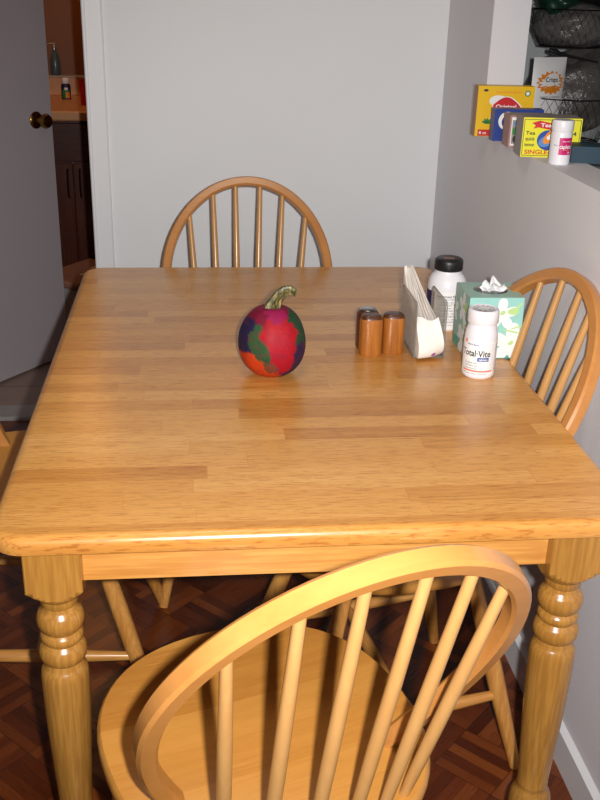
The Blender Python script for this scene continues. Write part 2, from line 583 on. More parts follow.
def table_leg():
    mb = MB()
    h = .0395
    def sq(z, c):   # square with corner cut c
        return [(h, -h + c, z), (h, h - c, z), (h - c, h, z), (-h + c, h, z), (-h, h - c, z), (-h, -h + c, z), (-h + c, -h, z), (h - c, -h, z)]
    q = lambda r, z: [(r * math.cos(2 * PI * (k - .5) / 8), r * math.sin(2 * PI * (k - .5) / 8), z) for k in range(8)]
    rs = [sq(.731, .002), sq(.654, .002)]
    mb.rings(rs, 0, False)
    hh = h - .001
    # rounded-under shoulder of the block: square blends down to a disc
    m = 40
    def blend(t, z):
        out = []
        for k in range(m):
            a = 2 * PI * k / m
            c, s_ = math.cos(a), math.sin(a)
            rsq = h / max(abs(c), abs(s_))
            rc = .0275
            r = min(rsq, h * 1.42 - (h * 1.42 - rc) * t)
            out.append((r * c, r * s_, z))
        return out
    mb.rings([blend(k / 8, .654 - .028 * k / 8) for k in range(9)], 0, False)
    p = [(.0275, .63), (.0275, .617), (.0245, .613), (.0255, .609)]
    def bulge(z1, z0, r0, r1, k=8, pw=1.):
        return [(r0 + (r1 - r0) * math.sin(PI * i / k) ** pw, z1 + (z0 - z1) * i / k) for i in range(k + 1)]
    p += bulge(.606, .570, .0265, .0345, 10, .6)
    p += [(.0262, .5685)]
    p += bulge(.567, .551, .0275, .0312, 6, .6)
    p += [(.0268, .5495)]
    p += bulge(.548, .515, .0275, .0350, 10, .6)
    p += [(.0285, .513), (.0285, .508), (.031, .505), (.034, .499), (.0352, .490), (.0353, .478)]
    p += [(.0348, .44), (.0328, .38), (.0298, .32), (.0265, .26), (.0248, .228), (.0256, .225), (.0256, .221), (.0246, .218), (.0256, .212), (.029, .207), (.0325, .199), (.0345, .187),
          (.035, .172), (.0335, .152), (.0305, .122), (.027, .09), (.024, .062), (.022, .04), (.0235, .02), (.0225, .004), (.021, 0)]
    mb.lathe(p, 36)
    return mb


lg = None
for sx in (-1, 1):
    for sy in (-1, 1):
        if lg is None:
            lg = table_leg().build('leg', M['leg'], tb)
        else:
            o = lg.copy(); COL.objects.link(o); o.parent = tb; lg2 = o
        (lg if (sx, sy) == (-1, -1) else lg2).location = (sx * LX, sy * LY0, 0)

# ------------------------------------------------------------------ dining chairs
CA, CVC, CVT, CWB, CTILT, CYB, CT, CD, CZ = .2275, .258, .5315, .1662, .4939, -.1046, .024, .0248, .4868


def hoop_uv(off, n=40):
    out = []
    lo = [(-.035, CWB - off - .006)]
    for k in range(18):
        v = CVC * k / 18
        lo.append((v, CWB + (CA - CWB) * math.sin(PI / 2 * v / CVC) - off))
    r = [(u, v) for v, u in lo]
    arc = [((CA - off) * math.cos(PI * k / n), CVC + (CVT - CVC - off) * math.sin(PI * k / n)) for k in range(n + 1)]
    return r + arc + [(-u, v) for u, v in reversed(r)]


def back_pt(u, v, nn):
    return (u, CYB - math.sin(CTILT) * v + nn * math.cos(CTILT), CZ + math.cos(CTILT) * v + nn * math.sin(CTILT))


def make_chair(label):
    c = thing('dining_chair', label, 'chair', group='honey wooden spindle-back dining chairs')
    # seat: shield outline, softly dished
    def outline(sc, z, n=56):
        out = []
        for k in range(n):
            a = 2 * PI * k / n
            cs, sn = math.cos(a), math.sin(a)
            e = 2 / 2.35
            x = math.copysign(abs(cs) ** e, cs); y = math.copysign(abs(sn) ** e, sn)
            hw = .222 + .004 * y
            out.append((x * hw * sc, y * .236 * sc, z))
        return out
    zt = CZ
    rs = [outline(.90, zt - .034), outline(.965, zt - .031), outline(.995, zt - .022), outline(1, zt - .012), outline(.992, zt - .004), outline(.975, zt)]
    for s_, dz in ((.9, .0005), (.8, .003), (.65, .006), (.45, .008), (.2, .009), (.03, .009)):
        rs.append(outline(s_, zt - dz))
    MB().rings(rs).build('seat', M['seat'], c)
    # bent hoop
    t2, d2, b = CT / 2, CD / 2, .004
    sec = [(-t2 + b, -d2), (t2 - b, -d2), (t2, -d2 + b), (t2, d2 - b), (t2 - b, d2), (-t2 + b, d2), (-t2, d2 - b), (-t2, -d2 + b)]
    cl = hoop_uv(CT / 2)
    rs = []
    for i, (u, v) in enumerate(cl):
        a = cl[max(i - 1, 0)]; e = cl[min(i + 1, len(cl) - 1)]
        du, dvv = e[0] - a[0], e[1] - a[1]; l = math.hypot(du, dvv)
        nu, nv = dvv / l, -du / l
        rs.append([back_pt(u + p * nu, v + p * nv, d2 + q) for p, q in sec])
    MB().rings(rs).build('back_hoop', M['hoop'], c)
    for ub, yb, ut in ((.0246, -.2173, .0331), (.0751, -.2032, .0934), (.1218, -.1799, .1556)):
        vt = CVC + (CVT - CVC - CT) * math.sqrt(max(0, 1 - (ut / (CA - CT)) ** 2)) + .008
        for sx in (-1, 1):
            p0, p1 = Vector((sx * ub, yb, zt - .015)), Vector(back_pt(sx * ut, vt, d2))
            m = 8
            MB().tube([p0.lerp(p1, k / m) for k in range(m + 1)], [.0064 + .0024 * math.sin(PI * (k / m) ** .8) for k in range(m + 1)], 12).build('spindle', M['spindle'], c)
    foot = {}
    for sx in (-1, 1):
        for sy in (-1, 1):
            top = Vector((sx * .125, sy * .115, zt - .028)); bot = Vector((sx * .21, .25 if sy > 0 else -.225, .0))
            m = 10
            pr = [.0125, .0135, .015, .0165, .0175, .018, .0175, .0165, .015, .013, .0115]
            MB().tube([top.lerp(bot, k / m) for k in range(m + 1)], pr, 16).build('leg', M['wood_z'], c)
            foot[sx, sy] = (top, bot)
    mids = {}
    def bar(a, e, mat):
        m = 8
        MB().tube([a.lerp(e, k / m) for k in range(m + 1)], [.009 + .005 * math.sin(PI * k / m) for k in range(m + 1)], 12).build('stretcher', mat, c)
    for sx in (-1, 1):
        a = foot[sx, -1][0].lerp(foot[sx, -1][1], .64); e = foot[sx, 1][0].lerp(foot[sx, 1][1], .68)
        bar(a, e, M['wood_y']); mids[sx] = a.lerp(e, .5)
    bar(mids[-1], mids[1], M['wood_x'])
    return c


ch = make_chair('honey wooden spindle-back chair nearest the camera, back turned, in front of the table')
ch.location = (.3657, -.0635, 0); ch.rotation_euler = (0, 0, .3054)
copy_thing(ch, (.4105, 1.1691, 0), 3.0937, 'honey wooden spindle-back chair beyond the far table end, before the back wall')
copy_thing(ch, (.650, .500, 0), 1.74, 'honey wooden spindle-back chair between the table and the right wall')
copy_thing(ch, (-.06, .73, 0), -PI / 2, 'honey wooden spindle-back chair tucked under the left table side, mostly out of frame')

# ------------------------------------------------------------------ painted pumpkin
pk = thing('pumpkin', 'small pumpkin painted red, green, navy and orange on the table', 'pumpkin', (.424, .588, TH))
nu, nv = 72, 28
rs = []
for i in range(1, nv):
    a = PI * i / nv
    ring = []
    for k in range(nu):
        b = 2 * PI * k / nu
        rr = math.sin(a) ** .86
        rib = 1 - .022 * (.5 + .5 * math.cos(9 * b)) * math.sin(a) ** .5
        z = -math.cos(a) * .0695
        if a > PI / 2:
            z -= .008 * max(0, 1 - rr / .35) 
        else:
            z += .006 * max(0, 1 - rr / .4)
        w_ = .0640 * (1 + .03 * math.cos(a))
        ring.append((w_ * rr * rib * math.cos(b), w_ * rr * rib * math.sin(b),   .0645 + z))
    rs.append(ring)
MB().rings(rs).build('body', M['gourd'], pk)
pts = [(-.002, 0, .118), (0, 0, .126), (.002, -.001, .135), (.007, -.002, .145), (.014, -.003, .155), (.022, -.004, .162), (.031, -.005, .164), (.038, -.006, .160), (.040, -.006, .154)]
rad = [.0185, .0155, .0125, .0105, .0095, .0085, .0078, .0075, .006]
mb = MB(); n = 24; P = [Vector(p) for p in pts]; rs = []
for i, p in enumerate(P):
    dd = (P[min(i + 1, len(P) - 1)] - P[max(i - 1, 0)]).normalized()
    u = Vector((0, 1, 0)); w_ = dd.cross(u).normalized(); u = w_.cross(dd)
    rs.append([p + rad[i] * (1 + .18 * math.cos(6 * 2 * PI * k / n)) * (math.cos(2 * PI * k / n) * u + math.sin(2 * PI * k / n) * w_) for k in range(n)])
mb.rings(rs).build('stem', M['stem'], pk)

# ------------------------------------------------------------------ shakers


def shaker(label, x, y, rx, ry, h, rz, body, top, lid):
    o = thing('shaker', label, 'shaker', (x, y, TH), rz, 'wooden shakers on the table')
    n = 36
    def ring(sc, z):
        e = 2 / 2.8
        return [(math.copysign(abs(math.cos(2 * PI * k / n)) ** e, math.cos(2 * PI * k / n)) * rx * sc,
                 math.copysign(abs(math.sin(2 * PI * k / n)) ** e, math.sin(2 * PI * k / n)) * ry * sc, z) for k in range(n)]
    MB().rings([ring(.93, 0), ring(1, .004), ring(1, h - .016), ring(.985, h - .011), ring(.95, h - .007)]).build('body', body, o)
    if lid:
        MB().lathe([(.016, 0), (.017, .002), (.017, .004), (.015, .006), (.006, .007)], 28).build('metal_cap', M['steel'], o, (0, 0, h - .004))
        MB().rings([ring(.95, h - .007), ring(.80, h - .002), ring(.1, h - .002)]).build('rim', top, o)
    else:
        MB().rings([ring(.95, h - .007), ring(.88, h - .003), ring(.75, h - .0005), ring(.1, h)]).build('top', top, o)
    return o


shaker('light oak shaker with dark top, left of the front pair', .6290, .6820, .0228, .0185, .083, .03, M['shaker'], M['shaker_top'], False)
shaker('light oak shaker with dark top, right of the front pair beside the napkin holder', .6757, .6900, .0225, .0185, .083, -.03, M['shaker'], M['shaker_top'], False)
shaker('dark wooden shaker with a pale metal top, hiding behind the left oak shaker', .6285, .7225, .0225, .020, .081, 0, M['shaker_dark'], M['shaker_top'], True)

# ------------------------------------------------------------------ napkin holder and napkins
nh = thing('napkin_holder', 'clear plastic napkin holder filled with white paper napkins', 'napkin holder', (.742, .717, TH), 0)
for x, z1, ya, yb in ((-.0305, .116, -.07, .07), (.033, .112, -.055, .072)):
    mb = MB()
    poly = [(ya, .003), (yb, .003), (yb, z1 - .008), (yb - .008, z1), (ya + .008, z1), (ya, z1 - .008)]
    v = [(x - .0015, y, z) for y, z in poly] + [(x + .0015, y, z) for y, z in poly]
    mb.add(v, [(0, 1, 2, 3, 4, 5), (11, 10, 9, 8, 7, 6)], 0)
    mb.add(v, [(i, (i + 1) % 6, 6 + (i + 1) % 6, 6 + i) for i in range(6)], 1)
    mb.build('side_panel', [M['acrylic'], M['acrylic_edge']], nh)
MB().box((-.031, -.06, 0), (.033, .07, .003)).build('base', M['acrylic_edge'], nh)

mb = MB()
NS = 14
NL = [(.717, .8078, .9069), (.717, .7766, .8751), (.717, .7285, .8513), (.717, .6742, .8331), (.717, .6479, .8108), (.717, .6293, .7925), (.717, .6305, .771), (.717, .645, .7635)]
NR = [(.733, .8036, .9079), (.742, .7176, .8714), (.7495, .690, .852), (.757, .663, .8323), (.766, .6471, .8001), (.768, .6469, .7807), (.764, .655, .768), (.757, .665, .7635)]


def along(pl, t):
    t *= len(pl) - 1
    i = min(int(t), len(pl) - 2); f = t - i
    # Catmull-Rom through the outline
    P0, P1, P2, P3 = [Vector(pl[min(max(i + k, 0), len(pl) - 1)]) for k in (-1, 0, 1, 2)]
    return .5 * ((2 * P1) + (P2 - P0) * f + (2 * P0 - 5 * P1 + 4 * P2 - P3) * f * f + (3 * P1 - P0 - 3 * P2 + P3) * f ** 3)


NT_, NW = 28, 8
for i in range(NS):
    f = i / (NS - 1)
    j1, j2 = random.uniform(-.0035, .0035), random.uniform(0, 6)
    grid = []
    for a in range(NT_ + 1):
        t_ = a / NT_
        p = along(NL, t_).lerp(along(NR, t_), f)
        edge_ = Vector((.0012 * math.sin(9 * t_ + j2) * (0 < i < NS - 1), j1 * (1 - .4 * t_), j1 * .8 * (1 - t_)))
        p = p + edge_ * (.4 if i in (0, NS - 1) else 1.)
        q = Vector((.7155 + .0012 * i + .030 * f * t_ ** 2, .806, .902 - (.902 - .7635) * t_))
        row = []
        for b_ in range(NW + 1):
            w_ = b_ / NW
            r_ = p.lerp(q, w_)
            r_.x += .003 * math.sin(PI * w_) * (f - .3)
            row.append((r_.x - .742, r_.y - .717, max(r_.z, .7632) - TH))
        grid.append(row)
    vs = [p for r in grid for p in r] + [(p[0] + .0009, p[1], p[2]) for r in grid for p in r]
    m = NW + 1; o = (NT_ + 1) * m
    fs = []
    for a in range(NT_):
        for b_ in range(NW):
            q = (a * m + b_, a * m + b_ + 1, (a + 1) * m + b_ + 1, (a + 1) * m + b_)
            fs.append(q); fs.append(tuple(o + j for j in reversed(q)))
        fs.append((a * m, (a + 1) * m, o + (a + 1) * m, o + a * m))
    mb.add(vs, fs, 0, True)
g = []
for a in range(15):
    t_ = .42 + .58 * a / 14
    row = []
    for b_ in range(13):
        f = -.04 + 1.08 * b_ / 12
        p = along(NL, t_).lerp(along(NR, t_), f)
        p.y -= .0035 + .004 * math.sin(PI * min(max(f, 0), 1)) + (.002 * math.sin(7 * f) if a == 0 else 0)
        p.z += (.006 * math.sin(5 * f + 1) + .010 * f) * (1 - a / 14) ** 2
        row.append((p.x - .742, p.y - .717, max(p.z, .7632) - TH))
    g.append(row)
mb.add([p for r in g for p in r], [(a * 13 + b_, a * 13 + b_ + 1, a * 13 + b_ + 14, a * 13 + b_ + 13) for a in range(14) for b_ in range(12)], 0, True)
# small printed mark on the rounded outer fold
pm = along(NL, .80).lerp(along(NR, .80), .62)
decal(mb, ellipse(pm.x - .742, pm.z - TH, .005, .0025, 12, .6), 1, lambda x, z: (x, pm.y - .717 - .0085, z))
nk = mb.build('paper_napkins', [M['napkin'], M['purple']], None, (.742, .717, TH))
tag(nk, 'fanned stack of white paper napkins standing in the clear holder', 'napkins', kind='stuff')

# ------------------------------------------------------------------ big white jar, black cap
CAMX, CAMY = .284, -1.14
jx, jy = .822, .852
aj = math.atan2(CAMY - jy, CAMX - jx)
jr = thing('supplement_jar', 'large white supplement jar with black screw cap behind the tissue box', 'jar', (jx, jy, TH))
prof = [(.038, 0), (.0415, .004), (.0415, .088), (.041, .097), (.0385, .108), (.034, .116), (.0285, .122), (.0275, .126), (.0275, .131)]
MB().lathe(prof, 48).build('body', M['white'], jr)
cp = MB(); n = 60
pc = [(.0295, .128), (.0305, .130), (.0305, .146), (.029, .1505), (.026, .1525), (.005, .1525)]
cp.lathe(pc, n)
decal(cp, [(-.016, -.012), (.006, -.016), (.009, -.004), (-.013, .001)], 1, lambda x, y: (x + .002, y + .004, .1528))
cp.build('cap', [M['black'], M['tan']], jr)
lb = MB()
R = .0418
cyl_patch(lb, R, aj, .20, .006, .087, 0, 60)
cyl_patch(lb, R + .0002, aj, .042, .046, .086, 1, 16, x0=-.047)
f = cyl_map(R + .0003, aj)
rows = ['Supplement Facts', 'Serving Size 1 Softgel', 'Amount Per Serving', 'Calories 10', 'Total Fat 1 g', 'Protein less than 1 g', 'Vitamin E 10 IU', 'Other ingredients', 'gelatin, glycerin, water', 'Not manufactured with', 'yeast, wheat, corn, milk']
for i, tx in enumerate(rows):
    flat_text(lb, tx, (.004, .078 - .0063 * i), .0062 if i == 0 else .0045, 2, width=.050 if i in (0, 6) else .044, xf=f, bold=(i == 0))
for i in range(5):
    cyl_patch(lb, R + .0002, aj, .052, .0735 - .0126 * i, .0739 - .0126 * i, 2, 16, x0=.004)
lb.build('label', [M['label'], M['navy'], M['ink']], jr)

# ------------------------------------------------------------------ tissue box
bx = thing('tissue_box', 'teal cube tissue box with white flower print beside the right table edge', 'tissue box', (.8712, .7010, TH), -.02)
W2, D2, H = .0545, .0545, .1265
mb = MB()
n = 32
# shell with an oval opening in the top
sq = []
for k in range(n):
    a = 2 * PI * k / n
    c, s_ = math.cos(a), math.sin(a)
    m = max(abs(c), abs(s_)); sq.append((c / m * W2, s_ / m * D2))
hole = [(.0345 * math.cos(2 * PI * k / n), .031 * math.sin(2 * PI * k / n)) for k in range(n)]
mb.rings([[(x, y, H) for x, y in sq], [(x, y, H) for x, y in hole]], 1, False, True, False)
inner = [[(x, y, H) for x, y in hole], [(x, y, H - .004) for x, y in hole]]
mb.rings(inner, 5, False, True, False)
v = [(-W2, -D2, 0), (W2, -D2, 0), (W2, D2, 0), (-W2, D2, 0), (-W2, -D2, H), (W2, -D2, H), (W2, D2, H), (-W2, D2, H)]
mb.add(v, [(0, 1, 5, 4), (1, 2, 6, 5)], 0)
mb.add(v, [(2, 3, 7, 6), (3, 0, 4, 7), (3, 2, 1, 0)], 1)


def petal(cx, cz, l, wdt, rot):
    out = []
    for k in range(18):
        a = 2 * PI * k / 18
        x = l * .5 * (1 + math.cos(a)); z = wdt * math.sin(a) * (.65 + .35 * math.cos(a * .5) ** 2)
        out.append((cx + x * math.cos(rot) - z * math.sin(rot), cz + x * math.sin(rot) + z * math.cos(rot)))
    return out


for face in range(4):
    ca, sa = math.cos(face * PI / 2), math.sin(face * PI / 2)
    lay = [0]
    def xf(x, z):
        e = -D2 - .0003 - .0001 * lay[0]
        return (ca * x - sa * e, sa * x + ca * e, z)
    def pet(*a, mi=2):
        lay[0] += 1
        decal(mb, [(min(max(x, -W2 + .001), W2 - .001), min(max(z, .002), H - .001)) for x, z in petal(*a)], mi, xf)
    lay[0] = 0
    decal(mb, [(-W2, 0), (W2, 0), (W2, .02), (.01, .016), (-.02, .022), (-W2, .018)], 4, xf)
    for cx, cz, sc, base in ((.012, .092, .034, .3), (-.052, .074, .03, .5), (.034, .030, .046, .2)):
        for k in range(5):
            pet(cx, cz, sc, sc * .34, base + k * 2 * PI / 5)
        pet(cx - .004, cz, .012, .005, .6, mi=3)
    pet(.022, .098, .024, .009, .1, mi=3)
    pet(.036, .100, .022, .003, .9, mi=3)
    pet(.012, .062, .044, .002, -.2, mi=3)
    pet(.03, .062, .03, .002, .3, mi=3)
    pet(.0, .012, .04, .007, .1)
    pet(-.01, .03, .05, .010, .3)
    lay[0] += 1
    flat_text(mb, 'tissues', (.018, .0105), .0105, 2, width=.03, xf=xf)
mb.build('carton', [M['teal'], M['teal_side'], M['petal'], M['leafg'], M['teal_dark'], M['greycard']], bx)
MB().add([(x, y, H - .004) for x, y in hole], [tuple(range(n))], 0).build('opening_film', M['film_dark'], bx)
# tissue tuft: a crumpled fan sheet
mb = MB()
nu, nv = 22, 8
g = []
for i in range(nu + 1):
    s_ = i / nu
    row = []
    for j in range(nv + 1):
        h = j / nv
        prof_ = .016 + .022 * math.exp(-((s_ - .55) / .14) ** 2) + .008 * math.exp(-((s_ - .2) / .1) ** 2) + .004 * math.sin(11 * s_)
        x = -.018 + .042 * s_ * (1 + .1 * h) + .003 * math.sin(9 * h + 5 * s_)
        y = .010 * math.sin(10 * s_ + 1.2) * (.35 + .65 * h) - .006 * h * math.cos(7 * s_)
        row.append((x, y, -.006 + prof_ * h * (1 - .15 * math.sin(3 * s_) * h)))
    g.append(row)
vs = [p for r in g for p in r]; m = nv + 1
mb.add(vs, [(a * m + b, a * m + b + 1, (a + 1) * m + b + 1, (a + 1) * m + b) for a in range(nu) for b in range(nv)], 0, True)
# a flap lying toward the front
fl = []
for i in range(9):
    for j in range(6):
        s_, h = i / 8, j / 5
        fl.append((.0 + .028 * s_ + .002 * math.sin(8 * h), -.002 - .024 * h + .004 * math.sin(7 * s_), .004 + .008 * math.sin(PI * (.2 + .7 * h)) + .003 * math.sin(9 * s_)))
mb.add(fl, [(a * 6 + b, a * 6 + b + 1, (a + 1) * 6 + b + 1, (a + 1) * 6 + b) for a in range(8) for b in range(5)], 0, True)
o = mb.build('tissue', M['tissue'], bx, (0, .004, H))
so = o.modifiers.new('thick', 'SOLIDIFY'); so.thickness = .0006
o = MB().add([(-.0505, -.0549, H - .004), (-.032, -.0549, H - .001), (-.038, -.0549, H - .022)], [(0, 1, 2)], 0)

# ------------------------------------------------------------------ vitamin bottle
vx, vy = .8185, .5625
av = math.atan2(CAMY - vy, CAMX - vx)
vb = thing('vitamin_bottle', 'small white vitamin bottle with white ribbed cap in front of the tissue box', 'bottle', (vx, vy, TH))
prof = [(.027, 0), (.0305, .003), (.031, .006), (.031, .074), (.0305, .083), (.0295, .092), (.027, .100), (.0262, .105), (.0262, .109)]
MB().lathe(prof, 48).build('body', M['white'], vb)
cp = MB(); n = 72
rib = lambda r, z, a=.0005: [((r + a * (k % 2)) * math.cos(2 * PI * k / n), (r + a * (k % 2)) * math.sin(2 * PI * k / n), z) for k in range(n)]
cp.rings([rib(.0275, .106), rib(.0288, .108), rib(.0288, .128), rib(.0278, .1315, 0), rib(.0255, .133, 0), rib(.0245, .1322, 0), rib(.004, .1322, 0)])
for k in range(10):
    a = 2 * PI * k / 10
    for s_ in (.017, .012):
        decal(cp, [(s_ * math.cos(a + q) + 0, s_ * math.sin(a + q)) for q in (0, .35)] + [((s_ + .0022) * math.cos(a + q), (s_ + .0022) * math.sin(a + q)) for q in (.35, 0)], 1, lambda x, y: (x, y, .1325))
cp.build('cap', [M['white'], M['grey_ink']], vb)
lb = MB(); R = .0313
cyl_patch(lb, R, av, .150, .008, .076, 0, 60)
f = cyl_map(R + .0003, av)
flat_text(lb, 'Natural Spring', (-.014, .069), .0050, 1, width=.024, xf=f, bold=True)
decal(lb, ellipse(-.030, .074, .003, .004, 14), 4, f)
flat_text(lb, 'Total\u00b7Vite', (-.008, .0515), .0175, 2, width=.060, xf=f, bold=True)
cyl_patch(lb, R + .0002, av, .022, .037, .0445, 5, 10, x0=.008)
flat_text(lb, 'tablets', (.008, .0405), .0062, 0, width=.017, xf=cyl_map(R + .0004, av), bold=True)
for i, tx in enumerate(('Complete daily', 'multivitamin and', 'mineral formula')):
    flat_text(lb, tx, (-.016, .033 - .0055 * i), .0046, 2, width=.026, xf=f)
cyl_patch(lb, R + .0002, av, .062, .0155, .0185, 4, 24, x0=-.002)
flat_text(lb, '100 Tablets  Dietary Supplement', (-.008, .0115), .0042, 2, width=.048, xf=f)
for i in range(13):
    for j in range(4):
        xx = .017 + .0035 * j
        decal(lb, [(xx, .070 - .0042 * i), (xx + .0016, .070 - .0042 * i), (xx + .0016, .0694 - .0042 * i), (xx, .0694 - .0042 * i)], 3, f)
for i in range(14):
    flat_text(lb, 'directions warning', (.042, .070 - .0042 * i), .0036, 2, width=.014, xf=f)
lb.build('label', [M['label'], M['blue'], M['ink'], M['grey_ink'], M['salmon'], M['blue']], vb)

# ------------------------------------------------------------------ boxes on the pass-through ledge


def carton(name, label, cat, loc, rz, sx, sy, sz, mats, draw, group='cartons on the ledge'):
    """sx wide, sy deep, sz tall; origin at bottom centre of the front face; draw(mb, xf) prints on the front"""
    o = thing(name, label, cat, loc, rz, group)
    mb = MB()
    v = [(-sx / 2, 0, 0), (sx / 2, 0, 0), (sx / 2, sy, 0), (-sx / 2, sy, 0), (-sx / 2, 0, sz), (sx / 2, 0, sz), (sx / 2, sy, sz), (-sx / 2, sy, sz)]
    mb.add(v, [(0, 1, 5, 4), (2, 3, 7, 6)], 0)
    mb.add(v, [(3, 0, 4, 7), (1, 2, 6, 5)], 1)
    mb.add(v, [(4, 5, 6, 7), (3, 2, 1, 0)], 2)
    mb.build('carton', mats[:3], o)
    pb = MB(); lay = [0]
    def xf(x, z):
        return (x, -.0003 - .00012 * lay[0], z)
    def bump_(): lay[0] += 1
    draw(pb, xf, bump_)
    pb.build('front_print', mats[3:], o)
    return o


def draw_yellow(mb, xf, up):
    # 0 red, 1 cream, 2 green, 3 orange, 4 ink
    R_ = lambda x0, z0, x1, z1: [(x0, z0), (x1, z0), (x1, z1), (x0, z1)]
    decal(mb, R_(-.062, .001, -.028, .016), 0, xf)
    decal(mb, ellipse(-.018, .083, .022, .013, 22), 1, xf); up()
    arch = [(-.03, .066)] + [(-.03 + .064 * k / 12, .074 + .018 * math.sin(PI * k / 12)) for k in range(13)] + [(.04, .066), (.034, .04), (-.034, .04)]
    decal(mb, [(x * 1.06 + .0005, z * 1.03 - .001) for x, z in arch], 1, xf); up()
    decal(mb, arch, 0, xf); up()
    flat_text(mb, 'Original', (.002, .07), .012, 1, width=.05, xf=xf, bold=True)
    flat_text(mb, '100 CALORIE PER SERVING', (.005, .103), .006, 3, width=.062, xf=xf, bold=True)
    decal(mb, ellipse(.052, .101, .007, .007, 18), 2, xf); up()
    decal(mb, ellipse(.052, .101, .0045, .0045, 14), 1, xf)
    decal(mb, ellipse(-.05, .107, .006, .003, 12), 4, xf)
    flat_text(mb, '8 ct', (-.05, .008), .009, 1, width=.018, xf=xf, bold=True)
    for k in range(5):
        decal(mb, petal(-.042, .03, .013, .003, .3 + k * .6), 2, xf)


carton('cereal_bar_box', 'tall yellow carton with red arch logo at the far end of the ledge', 'box', (1.031, 1.237, LEDGE), -.03, .138, .040, .117,
       [M['yellow'], M['card'], M['yellow'], M['red'], M['label'], M['green'], M['orange'], M['ink']], draw_yellow)


def draw_blue(mb, xf, up):
    decal(mb, ellipse(-.027, .046, .021, .021, 26), 0, xf); up()
    decal(mb, ellipse(-.024, .044, .016, .016, 26), 1, xf); up()
    flat_text(mb, 'Crackers', (.018, .05), .014, 0, width=.05, xf=xf, bold=True)


carton('cracker_box', 'blue carton with white ring print, in front of the yellow carton', 'box', (1.042, 1.158, LEDGE), -.05, .116, .036, .073,
       [M['bluecard'], M['bluecard'], M['bluecard'], M['label'], M['bluecard']], draw_blue)


def draw_mauve(mb, xf, up):
    decal(mb, [(-.050, .004), (-.032, .004), (-.032, .066), (-.050, .066)], 0, xf); up()
    decal(mb, [(-.048, .008), (-.034, .008), (-.034, .060), (-.048, .060)], 1, xf); up()
    decal(mb, ellipse(-.041, .052, .005, .005, 12), 2, xf)
    decal(mb, ellipse(-.042, .036, .005, .009, 12), 3, xf)
    decal(mb, ellipse(-.040, .018, .005, .008, 12), 4, xf)


carton('tea_box', 'low mauve carton with white-framed picture strip, squeezed between blue and lime cartons', 'box', (1.046, 1.062, LEDGE), -.06, .108, .060, .070,
       [M['mauve'], M['mauve'], M['greycard'], M['label'], M['greycard'], M['lblue'], M['green'], M['ink']], draw_mauve)


def draw_lime(mb, xf, up):
    # 0 red 1 ink 2 blue 3 orange 4 lightblue 5 cream
    for a, b in (((-.060, .003), (.060, .0042)), ((-.060, .0775), (.060, .0787))):
        decal(mb, [a, (b[0], a[1]), b, (a[0], b[1])], 1, xf)
    for x in (-.060, .0588):
        decal(mb, [(x, .003), (x + .0012, .003), (x + .0012, .0787), (x, .0787)], 1, xf)
    up()
    rib_ = [(-.044, .071), (-.036, .066), (-.040, .059), (-.030, .062), (0, .057), (.030, .062), (.040, .059), (.036, .066), (.044, .071), (.028, .076), (0, .071), (-.028, .076)]
    decal(mb, rib_, 0, xf); up()
    flat_text(mb, 'Teatime', (0, .0665), .011, 5, width=.05, xf=xf, bold=True)
    for i, tx in enumerate(('Tea', 'quick', 'lemon')):
        flat_text(mb, tx, (-.045, .050 - .012 * i), .0105, 1, width=.02, xf=xf, bold=True)
    flat_text(mb, 'SINGLE-MIXING', (-.0, .0105), .0125, 0, width=.108, xf=xf, bold=True)
    decal(mb, ellipse(-.006, .036, .024, .021, 28), 2, xf); up()
    decal(mb, ellipse(-.01, .034, .017, .011, 22, .4), 4, xf); up()
    decal(mb, petal(-.016, .03, .036, .013, .75), 3, xf); up()
    decal(mb, petal(-.010, .040, .024, .008, .3), 5, xf)
    flat_text(mb, '24', (.045, .05), .012, 1, width=.014, xf=xf, bold=True)


carton('drink_mix_box', 'lime-yellow carton with red ribbon banner, nearest of the ledge cartons', 'box', (1.0405, .925, LEDGE), -.12, .124, .075, .082,
       [M['lime'], M['greycard'], M['greycard'], M['red'], M['ink'], M['blue'], M['orange'], M['lblue'], M['label']], draw_lime)

mx, my = 1.0335, .846
am = math.atan2(CAMY - my, CAMX - mx)
pb_ = thing('pill_bottle', 'small white pill bottle with magenta label in front of the lime carton', 'bottle', (mx, my, LEDGE), 0)
MB().lathe([(.0195, 0), (.0215, .002), (.0215, .062), (.0205, .066), (.018, .068)], 40).build('body', M['white'], pb_)
MB().lathe([(.0215, .067), (.0222, .069), (.0222, .085), (.0208, .0885), (.004, .089)], 40).build('cap', M['white'], pb_)
lb = MB(); R = .0217
cyl_patch(lb, R, am, .030, .021, .055, 0, 20, x0=.012)
f = cyl_map(R + .0003, am)
flat_text(lb, 'caplets', (.011, .037), .0115, 1, width=.026, xf=f, bold=True)
flat_text(lb, 'dairy relief', (.012, .048), .0045, 1, width=.018, xf=f)
cyl_patch(lb, R + .0002, am, .010, .030, .0312, 2, 8, x0=.014)
flat_text(lb, '60', (.019, .0255), .006, 1, width=.006, xf=f)
flat_text(lb, 'dose', (-.010, .04), .006, 3, width=.010, xf=f)
lb.build('label', [M['magenta'], M['label'], M['orange'], M['grey_ink']], pb_)


def draw_teal(mb, xf, up):
    decal(mb, petal(.012, .020, .03, .008, -.3), 0, xf)


carton('frozen_food_box', 'teal-blue flat carton on the ledge right of the pill bottle, cut by the frame', 'box', (1.122, .845, LEDGE), -.25, .12, .07, .034,
       [M['tealbox'], M['tealbox'], M['tealbox'], M['orange']], draw_teal)

# ------------------------------------------------------------------ hanging wire baskets in the kitchen
BX, BY = 1.385, 1.80
hb = thing('hanging_basket', 'tiered wire fruit basket hanging on chains in the kitchen beyond the ledge', 'hanging basket', (BX, BY, 0))


